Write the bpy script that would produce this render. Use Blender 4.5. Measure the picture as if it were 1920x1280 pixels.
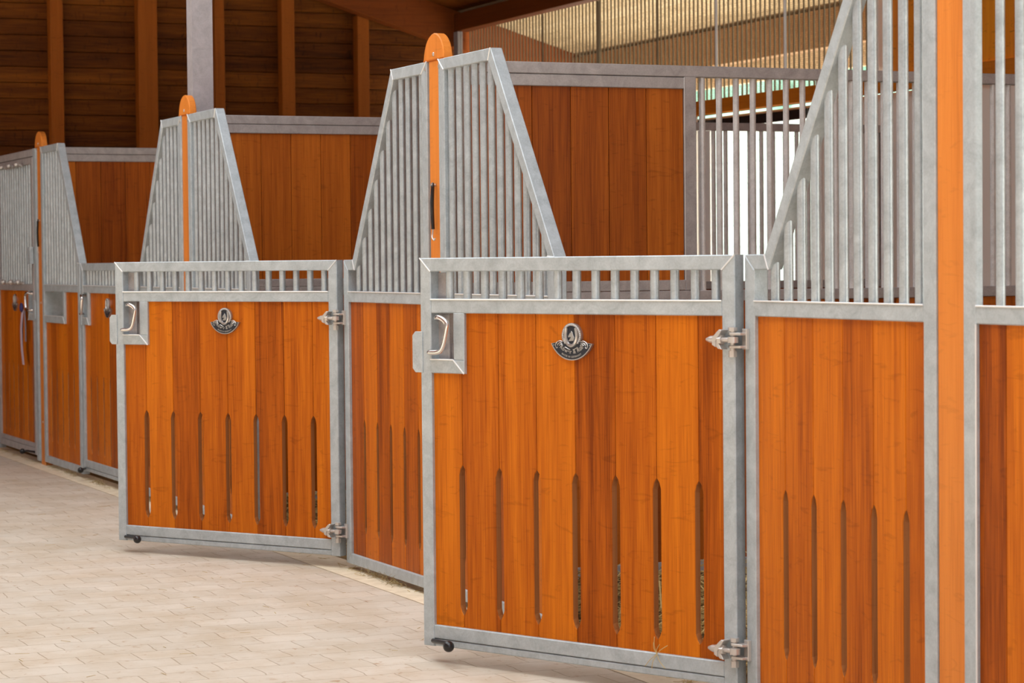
import bpy, bmesh, math, random
from mathutils import Vector, Matrix
random.seed(7)
for o in list(bpy.data.objects): bpy.data.objects.remove(o)
C = bpy.context.scene.collection
SC = bpy.context.scene

# ------------------------------------------------------------------ camera
cam_d = bpy.data.cameras.new('camera'); cam = bpy.data.objects.new('camera', cam_d); C.objects.link(cam)
R3 = Vector((0.39268979, 0.91962237, -0.00945664)); U3 = Vector((-0.02651937, 0.02160125, 0.99941488)); F3 = Vector((-0.91928856, 0.39220923, -0.0328704))
M = Matrix((R3, U3, -F3)).transposed().to_4x4(); M.translation = Vector((5.48928, -3.60849, 1.38484))
cam.matrix_world = M
cam_d.sensor_width = 36; cam_d.lens = 4551.0/1920*36; cam_d.clip_end = 400
cam_d.dof.use_dof = True; cam_d.dof.focus_distance = 9.3; cam_d.dof.aperture_fstop = 7.5
SC.camera = cam
# ------------------------------------------------------------------ light
SC.view_settings.view_transform = 'Standard'; SC.view_settings.look = 'None'
SC.view_settings.gamma = 1; SC.view_settings.use_curve_mapping = False
SC.view_settings.exposure = 0.12
w = bpy.data.worlds.new('sky'); SC.world = w; w.use_nodes = True
wn = w.node_tree; bg = wn.nodes['Background']; bg.inputs[1].default_value = 1.0
wt = wn.nodes.new('ShaderNodeTexCoord'); ws = wn.nodes.new('ShaderNodeSeparateXYZ'); wr = wn.nodes.new('ShaderNodeValToRGB')   # overcast sky, brighter overhead
wn.links.new(wt.outputs['Generated'], ws.inputs[0]); wn.links.new(ws.outputs[2], wr.inputs[0]); wn.links.new(wr.outputs[0], bg.inputs[0])
we = wr.color_ramp.elements; we[0].position = 0.0; we[0].color = (1.0, 1.0, 1.0, 1); we[1].position = .85; we[1].color = (3.1, 3.15, 3.2, 1)
wm = we.new(.3); wm.color = (1.2, 1.21, 1.22, 1)
sd = bpy.data.lights.new('sun', 'SUN'); sun = bpy.data.objects.new('sun', sd); C.objects.link(sun)
sd.energy = 17.0; sd.angle = 0.02; sd.color = (1, 0.93, 0.82)
sun.rotation_euler = Vector((-0.35, -0.65, -0.95)).to_track_quat('-Z', 'Y').to_euler()

# ------------------------------------------------------------------ materials
def newmat(name):
    m = bpy.data.materials.new(name); m.use_nodes = True
    nt = m.node_tree; b = nt.nodes['Principled BSDF']
    return m, nt, b
def nd(nt, t, **k):
    n = nt.nodes.new(t)
    for a, v in k.items(): setattr(n, a, v)
    return n
def plain(name, col, rough=.5, metal=0., spec=.5):
    m, nt, b = newmat(name)
    b.inputs['Base Color'].default_value = (*col, 1); b.inputs['Roughness'].default_value = rough
    b.inputs['Metallic'].default_value = metal; b.inputs['Specular IOR Level'].default_value = spec
    return m
def ramp(nt, stops):
    r = nd(nt, 'ShaderNodeValToRGB'); e = r.color_ramp.elements
    while len(e) < len(stops): e.new(.5)
    for i, (p, c) in enumerate(stops): e[i].position = p; e[i].color = (*c, 1)
    return r
def wood(name, dark, mid, light, axis=2, tone_amt=.35, rough=.42, fig=.35, across=26, spec=.35):
    m, nt, b = newmat(name); L = nt.links.new
    tc = nd(nt, 'ShaderNodeTexCoord'); at = nd(nt, 'ShaderNodeAttribute', attribute_name='tone'); oi = nd(nt, 'ShaderNodeObjectInfo')
    s0 = nd(nt, 'ShaderNodeMath', operation='ADD'); L(at.outputs['Fac'], s0.inputs[0]); L(oi.outputs['Random'], s0.inputs[1])
    tn = nd(nt, 'ShaderNodeMath', operation='FRACT'); L(s0.outputs[0], tn.inputs[0])
    ad = nd(nt, 'ShaderNodeMath', operation='MULTIPLY_ADD'); L(at.outputs['Fac'], ad.inputs[0]); ad.inputs[1].default_value = 31.7; L(oi.outputs['Random'], ad.inputs[2])
    of = nd(nt, 'ShaderNodeCombineXYZ')
    for i in range(3): L(ad.outputs[0], of.inputs[i])
    va = nd(nt, 'ShaderNodeVectorMath', operation='ADD'); L(tc.outputs['Object'], va.inputs[0]); L(of.outputs[0], va.inputs[1])
    def mp(s):
        n = nd(nt, 'ShaderNodeMapping'); L(va.outputs[0], n.inputs['Vector']); n.inputs['Scale'].default_value = s; return n
    sc = [across]*3; sc[axis] = .9
    n1 = nd(nt, 'ShaderNodeTexNoise'); L(mp(sc).outputs[0], n1.inputs['Vector']); n1.inputs['Scale'].default_value = 1; n1.inputs['Detail'].default_value = 5; n1.inputs['Distortion'].default_value = .6
    sc2 = [across*11]*3; sc2[axis] = 5
    n2 = nd(nt, 'ShaderNodeTexNoise'); L(mp(sc2).outputs[0], n2.inputs['Vector']); n2.inputs['Scale'].default_value = 1; n2.inputs['Detail'].default_value = 3
    sc3 = [9]*3; sc3[axis] = 34
    n3 = nd(nt, 'ShaderNodeTexNoise'); L(mp(sc3).outputs[0], n3.inputs['Vector']); n3.inputs['Scale'].default_value = 1; n3.inputs['Detail'].default_value = 4; n3.inputs['Distortion'].default_value = 1.5
    mx = nd(nt, 'ShaderNodeMath', operation='MULTIPLY_ADD'); L(n2.outputs['Fac'], mx.inputs[0]); mx.inputs[1].default_value = .62; 
    s1 = nd(nt, 'ShaderNodeMath', operation='MULTIPLY'); L(n1.outputs['Fac'], s1.inputs[0]); s1.inputs[1].default_value = .62; L(s1.outputs[0], mx.inputs[2])
    t = nd(nt, 'ShaderNodeMath', operation='MULTIPLY_ADD'); L(tn.outputs[0], t.inputs[0]); t.inputs[1].default_value = tone_amt; L(mx.outputs[0], t.inputs[2])
    t2 = nd(nt, 'ShaderNodeMath', operation='SUBTRACT'); L(t.outputs[0], t2.inputs[0]); t2.inputs[1].default_value = tone_amt/2+.085
    r = ramp(nt, [(.25, dark), (.5, mid), (.8, light)]); L(t2.outputs[0], r.inputs[0])
    fr = ramp(nt, [(.60, (1, 1, 1)), (.70, (1-fig,)*3)]); L(n3.outputs['Fac'], fr.inputs[0])
    mm = nd(nt, 'ShaderNodeMix', data_type='RGBA', blend_type='MULTIPLY'); mm.inputs[0].default_value = 1
    L(r.outputs[0], mm.inputs[6]); L(fr.outputs[0], mm.inputs[7]); L(mm.outputs[2], b.inputs['Base Color'])
    b.inputs['Roughness'].default_value = rough; b.inputs['Specular IOR Level'].default_value = spec
    bp = nd(nt, 'ShaderNodeBump'); bp.inputs['Strength'].default_value = .12; bp.inputs['Distance'].default_value = .002; L(n2.outputs['Fac'], bp.inputs['Height']); L(bp.outputs[0], b.inputs['Normal'])
    return m
def galv(name, lo, hi, rough=.5, metal=.35):
    m, nt, b = newmat(name); L = nt.links.new
    tc = nd(nt, 'ShaderNodeTexCoord')
    n1 = nd(nt, 'ShaderNodeTexNoise'); L(tc.outputs['Object'], n1.inputs['Vector']); n1.inputs['Scale'].default_value = 14; n1.inputs['Detail'].default_value = 6; n1.inputs['Roughness'].default_value = .65; n1.inputs['Distortion'].default_value = .8
    v = nd(nt, 'ShaderNodeTexNoise'); L(tc.outputs['Object'], v.inputs['Vector']); v.inputs['Scale'].default_value = 150; v.inputs['Detail'].default_value = 2
    ad = nd(nt, 'ShaderNodeMath', operation='MULTIPLY_ADD'); L(v.outputs['Fac'], ad.inputs[0]); ad.inputs[1].default_value = .35; L(n1.outputs['Fac'], ad.inputs[2])
    r = ramp(nt, [(.42, lo), (.9, hi)]); L(ad.outputs[0], r.inputs[0]); L(r.outputs[0], b.inputs['Base Color'])
    b.inputs['Metallic'].default_value = metal; b.inputs['Roughness'].default_value = rough
    bp = nd(nt, 'ShaderNodeBump'); bp.inputs['Strength'].default_value = .15; bp.inputs['Distance'].default_value = .001; L(v.outputs['Fac'], bp.inputs['Height']); L(bp.outputs[0], b.inputs['Normal'])
    return m
WOOD = wood('oiled_softwood', (.20, .038, .003), (.44, .099, .005), (.66, .180, .008), tone_amt=.34, fig=.18, spec=.1)
WOODP = wood('partition_wood', (.20, .040, .005), (.36, .085, .008), (.54, .145, .014), tone_amt=.42, fig=.2, spec=.15)
POSTW = wood('post_wood', (.52, .155, .022), (.68, .215, .035), (.76, .26, .045), tone_amt=.1, fig=.1, spec=.15)
GABLE = wood('stained_siding', (.055, .013, .001), (.14, .038, .003), (.28, .085, .007), axis=1, tone_amt=.22, across=14, rough=.6, fig=.5, spec=.15)
BEAM = wood('stained_beam', (.26, .065, .005), (.36, .095, .007), (.44, .12, .01), tone_amt=.1, rough=.6, fig=.2, spec=.2)
BEAMY = wood('stained_beam_cross', (.16, .035, .004), (.24, .055, .006), (.3, .07, .008), axis=1, tone_amt=.1, rough=.6, fig=.2, spec=.2)
BEAMT = wood('tan_beam_long', (.22, .12, .06), (.30, .17, .085), (.36, .21, .11), axis=0, tone_amt=.1, rough=.7, fig=.1, spec=.1)
BEAMX = wood('stained_beam_long', (.42, .12, .006), (.56, .17, .008), (.64, .21, .01), axis=0, tone_amt=.1, rough=.6, fig=.15, spec=.2)
CREAM = wood('pale_board', (.46, .34, .2), (.66, .5, .32), (.78, .62, .42), axis=0, tone_amt=.3, rough=.7, fig=.3, spec=.1)
GALV = galv('galvanised_steel', (.35, .395, .42), (.54, .60, .635))
GALVB = galv('galvanised_bar', (.37, .41, .435), (.57, .63, .665), rough=.38, metal=.6)
GALVD = galv('brownish_galvanised_steel', (.33, .30, .298), (.51, .48, .478), rough=.55)  # browner steel tone for partition frames, casings and the full-height door
GALVP = galv('partition_bar_steel', (.52, .50, .49), (.76, .74, .73), rough=.45, metal=.3)
WELD = plain('weld_bead', (.78, .79, .79), .35, .3)
CHROME = plain('polished_steel', (.72, .68, .66), .16, 1.)
HINGE = plain('zinc_hinge', (.60, .57, .54), .36, .65)
BLACK = plain('black_plastic', (.012, .012, .013), .25)
EMBD = plain('emblem_black', (.018, .022, .035), .35, .2)
EMBS = plain('emblem_silver', (.50, .49, .48), .28, .8)
BEIGE = plain('beige_render', (.86, .77, .70), .8)
WHITE = plain('white_paint', (.8, .8, .8), .5)
LILAC = plain('lilac_ribbon', (.55, .45, .55), .5); NAVY = plain('navy_ribbon', (.03, .025, .12), .5)
STRAW = plain('straw', (.55, .40, .16), .8)
STRAWD = plain('straw_dull', (.34, .25, .11), .8)

RAW = wood('routed_wood', (.21, .07, .022), (.32, .12, .04), (.40, .165, .06), tone_amt=.1, fig=.1, spec=.1)
# pavers
def paver_mat():
    m, nt, b = newmat('concrete_pavers'); L = nt.links.new
    tc = nd(nt, 'ShaderNodeTexCoord')
    mp = nd(nt, 'ShaderNodeMapping'); L(tc.outputs['Object'], mp.inputs['Vector']); mp.inputs['Rotation'].default_value = (0, 0, math.radians(90))
    dn = nd(nt, 'ShaderNodeTexNoise'); L(mp.outputs[0], dn.inputs['Vector']); dn.inputs['Scale'].default_value = 6
    mixv = nd(nt, 'ShaderNodeVectorMath', operation='MULTIPLY_ADD'); L(dn.outputs['Color'], mixv.inputs[0]); mixv.inputs[1].default_value = (.035, .05, 0); L(mp.outputs[0], mixv.inputs[2])
    bt = nd(nt, 'ShaderNodeTexBrick'); L(mixv.outputs[0], bt.inputs['Vector']); bt.offset = .5
    bt.inputs['Scale'].default_value = 1; bt.inputs['Brick Width'].default_value = .2; bt.inputs['Row Height'].default_value = .165; bt.inputs['Mortar Size'].default_value = .003; bt.inputs['Mortar Smooth'].default_value = .6
    bt.inputs['Color1'].default_value = (.63, .565, .475, 1); bt.inputs['Color2'].default_value = (.58, .52, .435, 1); bt.inputs['Mortar'].default_value = (.42, .35, .265, 1)
    n = nd(nt, 'ShaderNodeTexNoise'); L(tc.outputs['Object'], n.inputs['Vector']); n.inputs['Scale'].default_value = 3.2; n.inputs['Detail'].default_value = 8; n.inputs['Roughness'].default_value = .65
    r = ramp(nt, [(.36, (.84, .77, .68)), (.6, (1, 1, 1))]); L(n.outputs['Fac'], r.inputs[0])
    m1 = nd(nt, 'ShaderNodeMix', data_type='RGBA', blend_type='MULTIPLY'); m1.inputs[0].default_value = .8; L(bt.outputs['Color'], m1.inputs[6]); L(r.outputs[0], m1.inputs[7])
    mp2 = nd(nt, 'ShaderNodeMapping'); L(tc.outputs['Object'], mp2.inputs['Vector']); mp2.inputs['Scale'].default_value = (26, 26, 1); mp2.inputs['Rotation'].default_value = (0, 0, .4)
    n2 = nd(nt, 'ShaderNodeTexNoise'); L(mp2.outputs[0], n2.inputs['Vector']); n2.inputs['Scale'].default_value = 1; n2.inputs['Detail'].default_value = 5; n2.inputs['Distortion'].default_value = .8
    r2 = ramp(nt, [(.62, (1, 1, 1)), (.76, (.66, .48, .34))]); L(n2.outputs['Fac'], r2.inputs[0])
    m2 = nd(nt, 'ShaderNodeMix', data_type='RGBA', blend_type='MULTIPLY'); m2.inputs[0].default_value = .8; L(m1.outputs[2], m2.inputs[6]); L(r2.outputs[0], m2.inputs[7])
    L(m2.outputs[2], b.inputs['Base Color']); b.inputs['Roughness'].default_value = .85; b.inputs['Specular IOR Level'].default_value = .2
    bp = nd(nt, 'ShaderNodeBump'); bp.inputs['Strength'].default_value = .35; bp.inputs['Distance'].default_value = .004; L(bt.outputs['Fac'], bp.inputs['Height']); bp.invert = True; L(bp.outputs[0], b.inputs['Normal'])
    return m
def noisy(name, a, c, scale=8, rough=.85):
    m, nt, b = newmat(name); L = nt.links.new
    tc = nd(nt, 'ShaderNodeTexCoord'); n = nd(nt, 'ShaderNodeTexNoise'); L(tc.outputs['Object'], n.inputs['Vector']); n.inputs['Scale'].default_value = scale; n.inputs['Detail'].default_value = 7
    r = ramp(nt, [(.35, a), (.65, c)]); L(n.outputs['Fac'], r.inputs[0]); L(r.outputs[0], b.inputs['Base Color']); b.inputs['Roughness'].default_value = rough; b.inputs['Specular IOR Level'].default_value = .2
    return m
PAVE = paver_mat()
CURB = noisy('sandy_concrete', (.68, .57, .41), (.80, .70, .53), 14)
EARTH = noisy('bedding_floor', (.13, .08, .035), (.26, .17, .07), 30)
GRAVEL = noisy('outdoor_gravel', (.80, .80, .72), (.88, .88, .82), 5)
HEDGE = noisy('hedge_leaves', (.40, .64, .52), (.50, .74, .62), 3)
def net_mat():
    m, nt, b = newmat('windbreak_mesh'); L = nt.links.new
    b.inputs['Base Color'].default_value = (.30, .20, .11, 1); b.inputs['Roughness'].default_value = .8
    tr = nd(nt, 'ShaderNodeBsdfTransparent'); mx = nd(nt, 'ShaderNodeMixShader')
    tc = nd(nt, 'ShaderNodeTexCoord'); mp = nd(nt, 'ShaderNodeMapping'); L(tc.outputs['Object'], mp.inputs['Vector']); mp.inputs['Scale'].default_value = (70, 1, 70)
    vo = nd(nt, 'ShaderNodeTexVoronoi', feature='DISTANCE_TO_EDGE'); L(mp.outputs[0], vo.inputs['Vector']); vo.inputs['Scale'].default_value = 1; vo.inputs['Randomness'].default_value = .1
    r = ramp(nt, [(.10, (.55, .55, .55)), (.2, (.12, .12, .12))]); L(vo.outputs['Distance'], r.inputs[0])
    L(r.outputs[0], mx.inputs[0]); L(tr.outputs[0], mx.inputs[1]); L(b.outputs[0], mx.inputs[2])
    out = nt.nodes['Material Output']; L(mx.outputs[0], out.inputs[0])
    return m
NET = net_mat()

# ------------------------------------------------------------------ mesh helpers
def obj(name, bm, mat, parent=None, smooth=False, loc=None):
    bmesh.ops.recalc_face_normals(bm, faces=bm.faces)
    me = bpy.data.meshes.new(name); bm.to_mesh(me); bm.free()
    for mm in (mat if isinstance(mat, (list, tuple)) else [mat]): me.materials.append(mm)
    if smooth:
        for p in me.polygons: p.use_smooth = True
        me.set_sharp_from_angle(angle=math.radians(40))
    o = bpy.data.objects.new(name, me); C.objects.link(o)
    if parent: o.parent = parent
    if loc: o.location = loc
    return o
def tag(o, label=None, cat=None, group=None, kind=None):
    if label: o['label'] = label
    if cat: o['category'] = cat
    if group: o['group'] = group
    o['kind'] = kind or 'thing'
    return o
def empty(name, loc=(0, 0, 0), rz=0):
    o = bpy.data.objects.new(name, None); C.objects.link(o); o.empty_display_size = .1
    o.location = loc; o.rotation_euler = (0, 0, rz); return o
def copy_tree(o, parent=None):
    c = o.copy(); C.objects.link(c)
    if parent: c.parent = parent
    for ch in list(o.children): copy_tree(ch, c)
    return c
def B():
    bm = bmesh.new(); bm.verts.layers.float.new('tone'); return bm
def tl(bm, n=None):
    return bm.verts.layers.float['tone']
def inset(pts, c):
    n = len(pts); A = sum(pts[i][0]*pts[(i+1) % n][1]-pts[(i+1) % n][0]*pts[i][1] for i in range(n)); s = 1 if A > 0 else -1
    out = []
    for i in range(n):
        p0, p1, p2 = Vector(pts[i-1]), Vector(pts[i]), Vector(pts[(i+1) % n])
        a = (p1-p0).normalized(); b = (p2-p1).normalized()
        na = Vector((-a.y, a.x))*s; nb = Vector((-b.y, b.x))*s
        k = (na+nb); d = k.dot(na)
        out.append(tuple(p1+k*(c/max(d, .25))))
    return out
def prism(bm, pts, y0, y1, c=.003, tone=None, plane='xz'):
    """polygon in x-z (or other plane) extruded through the third axis, chamfered both ends"""
    def P(p, y):
        if plane == 'xz': return (p[0], y, p[1])
        if plane == 'yz': return (y, p[0], p[1])
        return (p[0], p[1], y)
    rings = []
    ins = inset(pts, c) if c else pts
    spec = [(ins, y0), (pts, y0+c), (pts, y1-c), (ins, y1)] if c else [(pts, y0), (pts, y1)]
    for ps, y in spec: rings.append([bm.verts.new(P(p, y)) for p in ps])
    n = len(pts)
    for a, b in zip(rings, rings[1:]):
        for i in range(n): bm.faces.new((a[i], a[(i+1) % n], b[(i+1) % n], b[i]))
    bm.faces.new(rings[0]); bm.faces.new(rings[-1][::-1])
    if tone is not None:
        l = tl(bm)
        for r in rings:
            for v in r: v[l] = tone
def box(bm, x0, x1, y0, y1, z0, z1, c=.003, tone=None):
    prism(bm, [(x0, z0), (x1, z0), (x1, z1), (x0, z1)], y0, y1, c, tone)
def rod(bm, p0, p1, r, n=12, r1=None, caps=True):
    p0, p1 = Vector(p0), Vector(p1); d = (p1-p0).normalized()
    a = d.orthogonal().normalized(); b = d.cross(a); r1 = r if r1 is None else r1
    R = []
    for p, q in ((p0, r), (p1, r1)):
        R.append([bm.verts.new(p+(a*math.cos(t)+b*math.sin(t))*q) for t in [2*math.pi*i/n for i in range(n)]])
    for i in range(n): bm.faces.new((R[0][i], R[0][(i+1) % n], R[1][(i+1) % n], R[1][i]))
    if caps: bm.faces.new(R[0][::-1]); bm.faces.new(R[1])
def path(bm, pts, r, n=10):
    pts = [Vector(p) for p in pts]; R = []; up = None
    for i, p in enumerate(pts):
        d = (pts[min(i+1, len(pts)-1)]-pts[max(i-1, 0)]).normalized()
        a = d.orthogonal() if up is None else up-d*up.dot(d)
        a.normalize(); up = a; b = d.cross(a)
        R.append([bm.verts.new(p+(a*math.cos(2*math.pi*k/n)+b*math.sin(2*math.pi*k/n))*r) for k in range(n)])
    for A, Bq in zip(R, R[1:]):
        for k in range(n): bm.faces.new((A[k], A[(k+1) % n], Bq[(k+1) % n], Bq[k]))
    bm.faces.new(R[0][::-1]); bm.faces.new(R[-1])
def ball(bm, c, r, u=16, v=10, s=(1, 1, 1)):
    bmesh.ops.create_uvsphere(bm, u_segments=u, v_segments=v, radius=r, matrix=Matrix.Translation(c) @ Matrix.Diagonal((*s, 1)))
def smoothcurve(pts, n=6):
    out = []; P = [Vector(p) for p in pts]
    for i in range(len(P)-1):
        a, b, c, d = P[max(i-1, 0)], P[i], P[i+1], P[min(i+2, len(P)-1)]
        for k in range(n):
            t = k/n
            out.append(.5*((2*b)+(c-a)*t+(2*a-5*b+4*c-d)*t*t+(3*b-a-3*c+d)*t**3))
    out.append(P[-1]); return out

# ------------------------------------------------------------------ dimensions
S = 3.7725; G = .066; WL = 1.066; WR = 1.136; T = .047
ZT = 1.400; ZM1 = 1.257; ZM0 = 1.210; ZF = 2.208; ZB = .0285
XL = .42; XR = .551                                     # apex distance from the post side
SZ0, SZ1 = .172, .688; SW = .0145                       # ventilation slots
DW = 1.353; DB = .055

SB = .0125
def slot_plank(bm, x0, x1, z0, z1, y0, y1, left, right, tone, cut=None):
    """one board; half slots notched into its left / right edge, their routed walls left raw and slightly splayed"""
    g = .0010
    def edge(x, s, w, e=0):
        return [(x, SZ0+e), (x+s*w*.55, SZ0+.012+e), (x+s*w, SZ0+.032+e), (x+s*w, SZ1-.034-e), (x+s*w*.62, SZ1-.013-e), (x, SZ1-e)]
    def ring(w, e):
        pts = [(x0+g, z0), (x1-g, z0)]; m = [0, 0]
        if right: pts += edge(x1-g, -1, w, e); m += [1]*6
        if cut and cut[0] == 'r': q = [(x1-g, cut[2]), (cut[1], cut[2]), (cut[1], z1), (x0+g, z1)]
        elif cut: q = [(x1-g, z1), (cut[1], z1), (cut[1], cut[2]), (x0+g, cut[2])]
        else: q = [(x1-g, z1), (x0+g, z1)]
        pts += q; m += [0]*len(q)
        if left: pts += edge(x0+g, 1, w, e)[::-1]; m += [2]*6
        return pts, m
    F, m = ring(SW+.001, 0); Bk, _ = ring(SB, .004); c = .0018; n = len(F); l = bm.verts.layers.float['tone']
    rings = []
    for ps, y in ((inset(F, c), y0), (F, y0+c), (Bk, y1)):
        r_ = [bm.verts.new((p[0], y, p[1])) for p in ps]; rings.append(r_)
        for v in r_: v[l] = tone
    for k, (a, b) in enumerate(zip(rings, rings[1:])):
        for i in range(n):
            f = bm.faces.new((a[i], a[(i+1) % n], b[(i+1) % n], b[i]))
            if k and m[i] and m[i] == m[(i+1) % n]: f.material_index = 1
    bm.faces.new(rings[0]); bm.faces.new(rings[-1][::-1])
def infill(name, seams, x0, x1, z0, z1, slots, par, mat, y0=.014, y1=.037, cutx=None, seed=0):
    """vertical tongue-and-groove boards between x0 and x1 with slots on the given seams"""
    rnd = random.Random(seed); bm = B()
    xs = sorted([x0] + [s for s in seams if x0 < s < x1] + [x1])
    last = .5
    for a, b in zip(xs, xs[1:]):
        t = rnd.random()
        if abs(t-last) < .25: t = (t+.45) % 1
        last = t
        zz = z1
        L_ = any(abs(a-s) < 1e-6 for s in slots); R_ = any(abs(b-s) < 1e-6 for s in slots)
        if cutx and a < cutx[1]-.001 and b > cutx[0]+.001:
            ca, cb = max(a, cutx[0]), min(b, cutx[1])
            if a < cutx[0]-.004: # board passes beside the hatch
                pts = [(a, z0), (b, z0), (b, cutx[2]), (cutx[0], cutx[2]), (cutx[0], z1), (a, z1)]
                _notched(bm, a, b, z0, z1, y0, y1, L_, R_, t, ('r', cutx[0], cutx[2])); continue
            if b > cutx[1]+.004:
                _notched(bm, a, b, z0, z1, y0, y1, L_, R_, t, ('l', cutx[1], cutx[2])); continue
            zz = cutx[2]
        slot_plank(bm, a, b, z0, zz, y0, y1, L_, R_, t)
    return obj(name, bm, [mat, RAW], par)
def _notched(bm, a, b, z0, z1, y0, y1, L_, R_, t, n):
    slot_plank(bm, a, b, z0, z1, y0, y1, L_, R_, t, n)
def lerp(a, b, t): return (a[0]+(b[0]-a[0])*t, a[1]+(b[1]-a[1])*t)
def bead(par, a, b, y=-.0005):
    bm = B(); rod(bm, (a[0], y, a[1]), (b[0], y, b[1]), .0028, 6); obj('weld_seam', bm, WELD, par)

def isect(p, d, q, e):
    den = d[0]*e[1]-d[1]*e[0]; t = ((q[0]-p[0])*e[1]-(q[1]-p[1])*e[0])/den; return (p[0]+d[0]*t, p[1]+d[1]*t)
TS = .060   # width of the upright stiles
def band(poly, t, ts=None):
    """closed outline -> mitred quads inside it, t wide, upright members ts wide"""
    n = len(poly); ts = ts or t; inn = []
    def off(i):
        a, b = poly[i], poly[(i+1) % n]; d = Vector((b[0]-a[0], b[1]-a[1])).normalized()
        w_ = ts if abs(d.x) < .01 else t
        return (a[0]-d.y*w_, a[1]+d.x*w_), (d.x, d.y)
    for i in range(n):
        p, d = off(i-1 if i else n-1); q, e = off(i); inn.append(isect(p, d, q, e))
    return [([poly[i], poly[(i+1) % n], inn[(i+1) % n], inn[i]]) for i in range(n)], inn

def clampbr(par, x, z):   # clevis bracket on the hinge stile of a front panel
    bm = B()
    box(bm, x+.002, x+.030, -.012, .001, z-.030, z+.034, .002)
    for dz in (-.022, .018):
        prism(bm, [(x+.026, -.002), (x+.026, -.030), (x-.016, -.046), (x-.034, -.040), (x-.034, -.022), (x-.010, -.006)], z+dz-.004, z+dz+.004, .001, plane='xy')
    rod(bm, (x-.020, -.032, z-.052), (x-.020, -.032, z+.030), .0085, 12)
    rod(bm, (x-.020, -.032, z+.026), (x-.020, -.032, z+.038), .0150, 6)
    rod(bm, (x-.020, -.032, z-.054), (x-.020, -.032, z-.034), .0135, 6)
    return obj('hinge_bracket', bm, HINGE, par)

def front_left():   # section on the left of a post; local x from -G-WL to -G
    r = empty('stall_front_panel')
    x0, x1 = -G-WL, -G
    xa = x1-XL; sh = .125
    poly = [(x0, ZB), (x1, ZB), (x1, ZF), (xa, ZF), (x0+sh, ZT), (x0, ZT)]
    qs, inn = band(poly, T, TS); bm = B()
    for q in qs: prism(bm, q, 0, .05, .003)
    box(bm, x0+TS, x1-TS, .001, .049, ZM0, ZM1, .003)
    # narrow stop strip that closes the gap to the door
    f = obj('frame', bm, GALV, r)
    bm = B()
    for i in (2, 3, 4): bead(r, poly[i], inn[i])
    bead(r, (x0+TS, ZM1), (x1-TS, ZM1)); 
    bm = B(); box(bm, x0-.026, x0+.001, .022, .048, ZB, ZT-.001, .002)
    rod(bm, (x0-.014, .012, ZT-.03), (x0-.014, .018, ZT-.03), .006, 10)
    st = obj('stop_strip', bm, GALVD, r)
    for k in range(11):
        x = -.981+.0802*k; bm = B()
        dz = (x-(x0+sh))*(ZF-ZT)/(xa-x0-sh)+ZT
        top = min(dz-T*1.25, ZF-T*.5) if x > x0+sh else ZT-T*.5
        top = max(top, ZT-T*.8) if x > x0+sh-.05 else top
        rod(bm, (x, .025, ZM1-.004), (x, .025, min(top+.02, ZF-.02)), .0145, 14); obj('bar', bm, GALVB, r, True)
    sl = [-.910, -.742, -.574, -.406, -.238]
    infill('board_infill', sl, x0+TS-.008, x1-TS+.008, ZB+T-.008, ZM0+.008, sl, r, WOOD, seed=11)
    clampbr(r, x0, 1.137); clampbr(r, x0, .172)
    bm = B(); rod(bm, (x1-.012, -.003, ZF-.03), (x1-.012, .003, ZF-.03), .008, 10); obj('bolt', bm, HINGE, r)
    return r
def front_right():  # section on the right of a post, with a feed hatch
    r = empty('stall_front_panel')
    x0, x1 = G, G+WR
    xa = x0+XR
    poly = [(x0, ZB), (x1, ZB), (x1, ZT), (xa, ZF), (x0, ZF)]
    qs, inn = band(poly, T, TS); bm = B()
    for q in qs: prism(bm, q, 0, .05, .003)
    box(bm, x0+TS, x1-TS, .001, .049, ZM0, ZM1, .003)
    hx0, hx1, hz = x0+TS, .70, 1.045
    box(bm, hx0, hx1+T, .0, .049, hz-T, hz, .003); box(bm, hx1, hx1+T, .0005, .0485, hz, ZM0+.001, .003)
    obj('frame', bm, GALV, r)
    bm = B()
    for i in (2, 3, 4): bead(r, poly[i], inn[i])
    bead(r, (x0+TS, ZM1), (x1-TS, ZM1)); bead(r, (hx0, hz), (hx1, hz)); bead(r, (hx1, hz), (hx1+T, hz-T))
    for k in range(12):
        x = .152+.0832*k; bm = B()
        dz = (x-x1)*(ZF-ZT)/(xa-x1)+ZT
        top = min(dz-T*1.25, ZF-T*.5)
        rod(bm, (x, .025, ZM1-.004), (x, .025, min(top+.02, ZF-.02)), .0145, 14); obj('bar', bm, GALVB, r, True)
    sl = [.262+.168*k for k in range(5)]
    infill('board_infill', sl+[.262+.168*5], x0+TS-.008, x1-TS+.008, ZB+T-.008, ZM0+.008, sl, r, WOOD, cutx=(x0, hx1+.01, hz-T*.8), seed=23)
    bm = B(); box(bm, .114, .122, .0495, .14, .95, 1.205, .001); box(bm, .1225, .69, .051, .14, .95, .958, .001)
    obj('feed_trough', bm, GALV, r)
    bm = B(); rod(bm, (x0+.012, -.003, ZF-.03), (x0+.012, .003, ZF-.03), .008, 10); obj('bolt', bm, HINGE, r)
    return r

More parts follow.
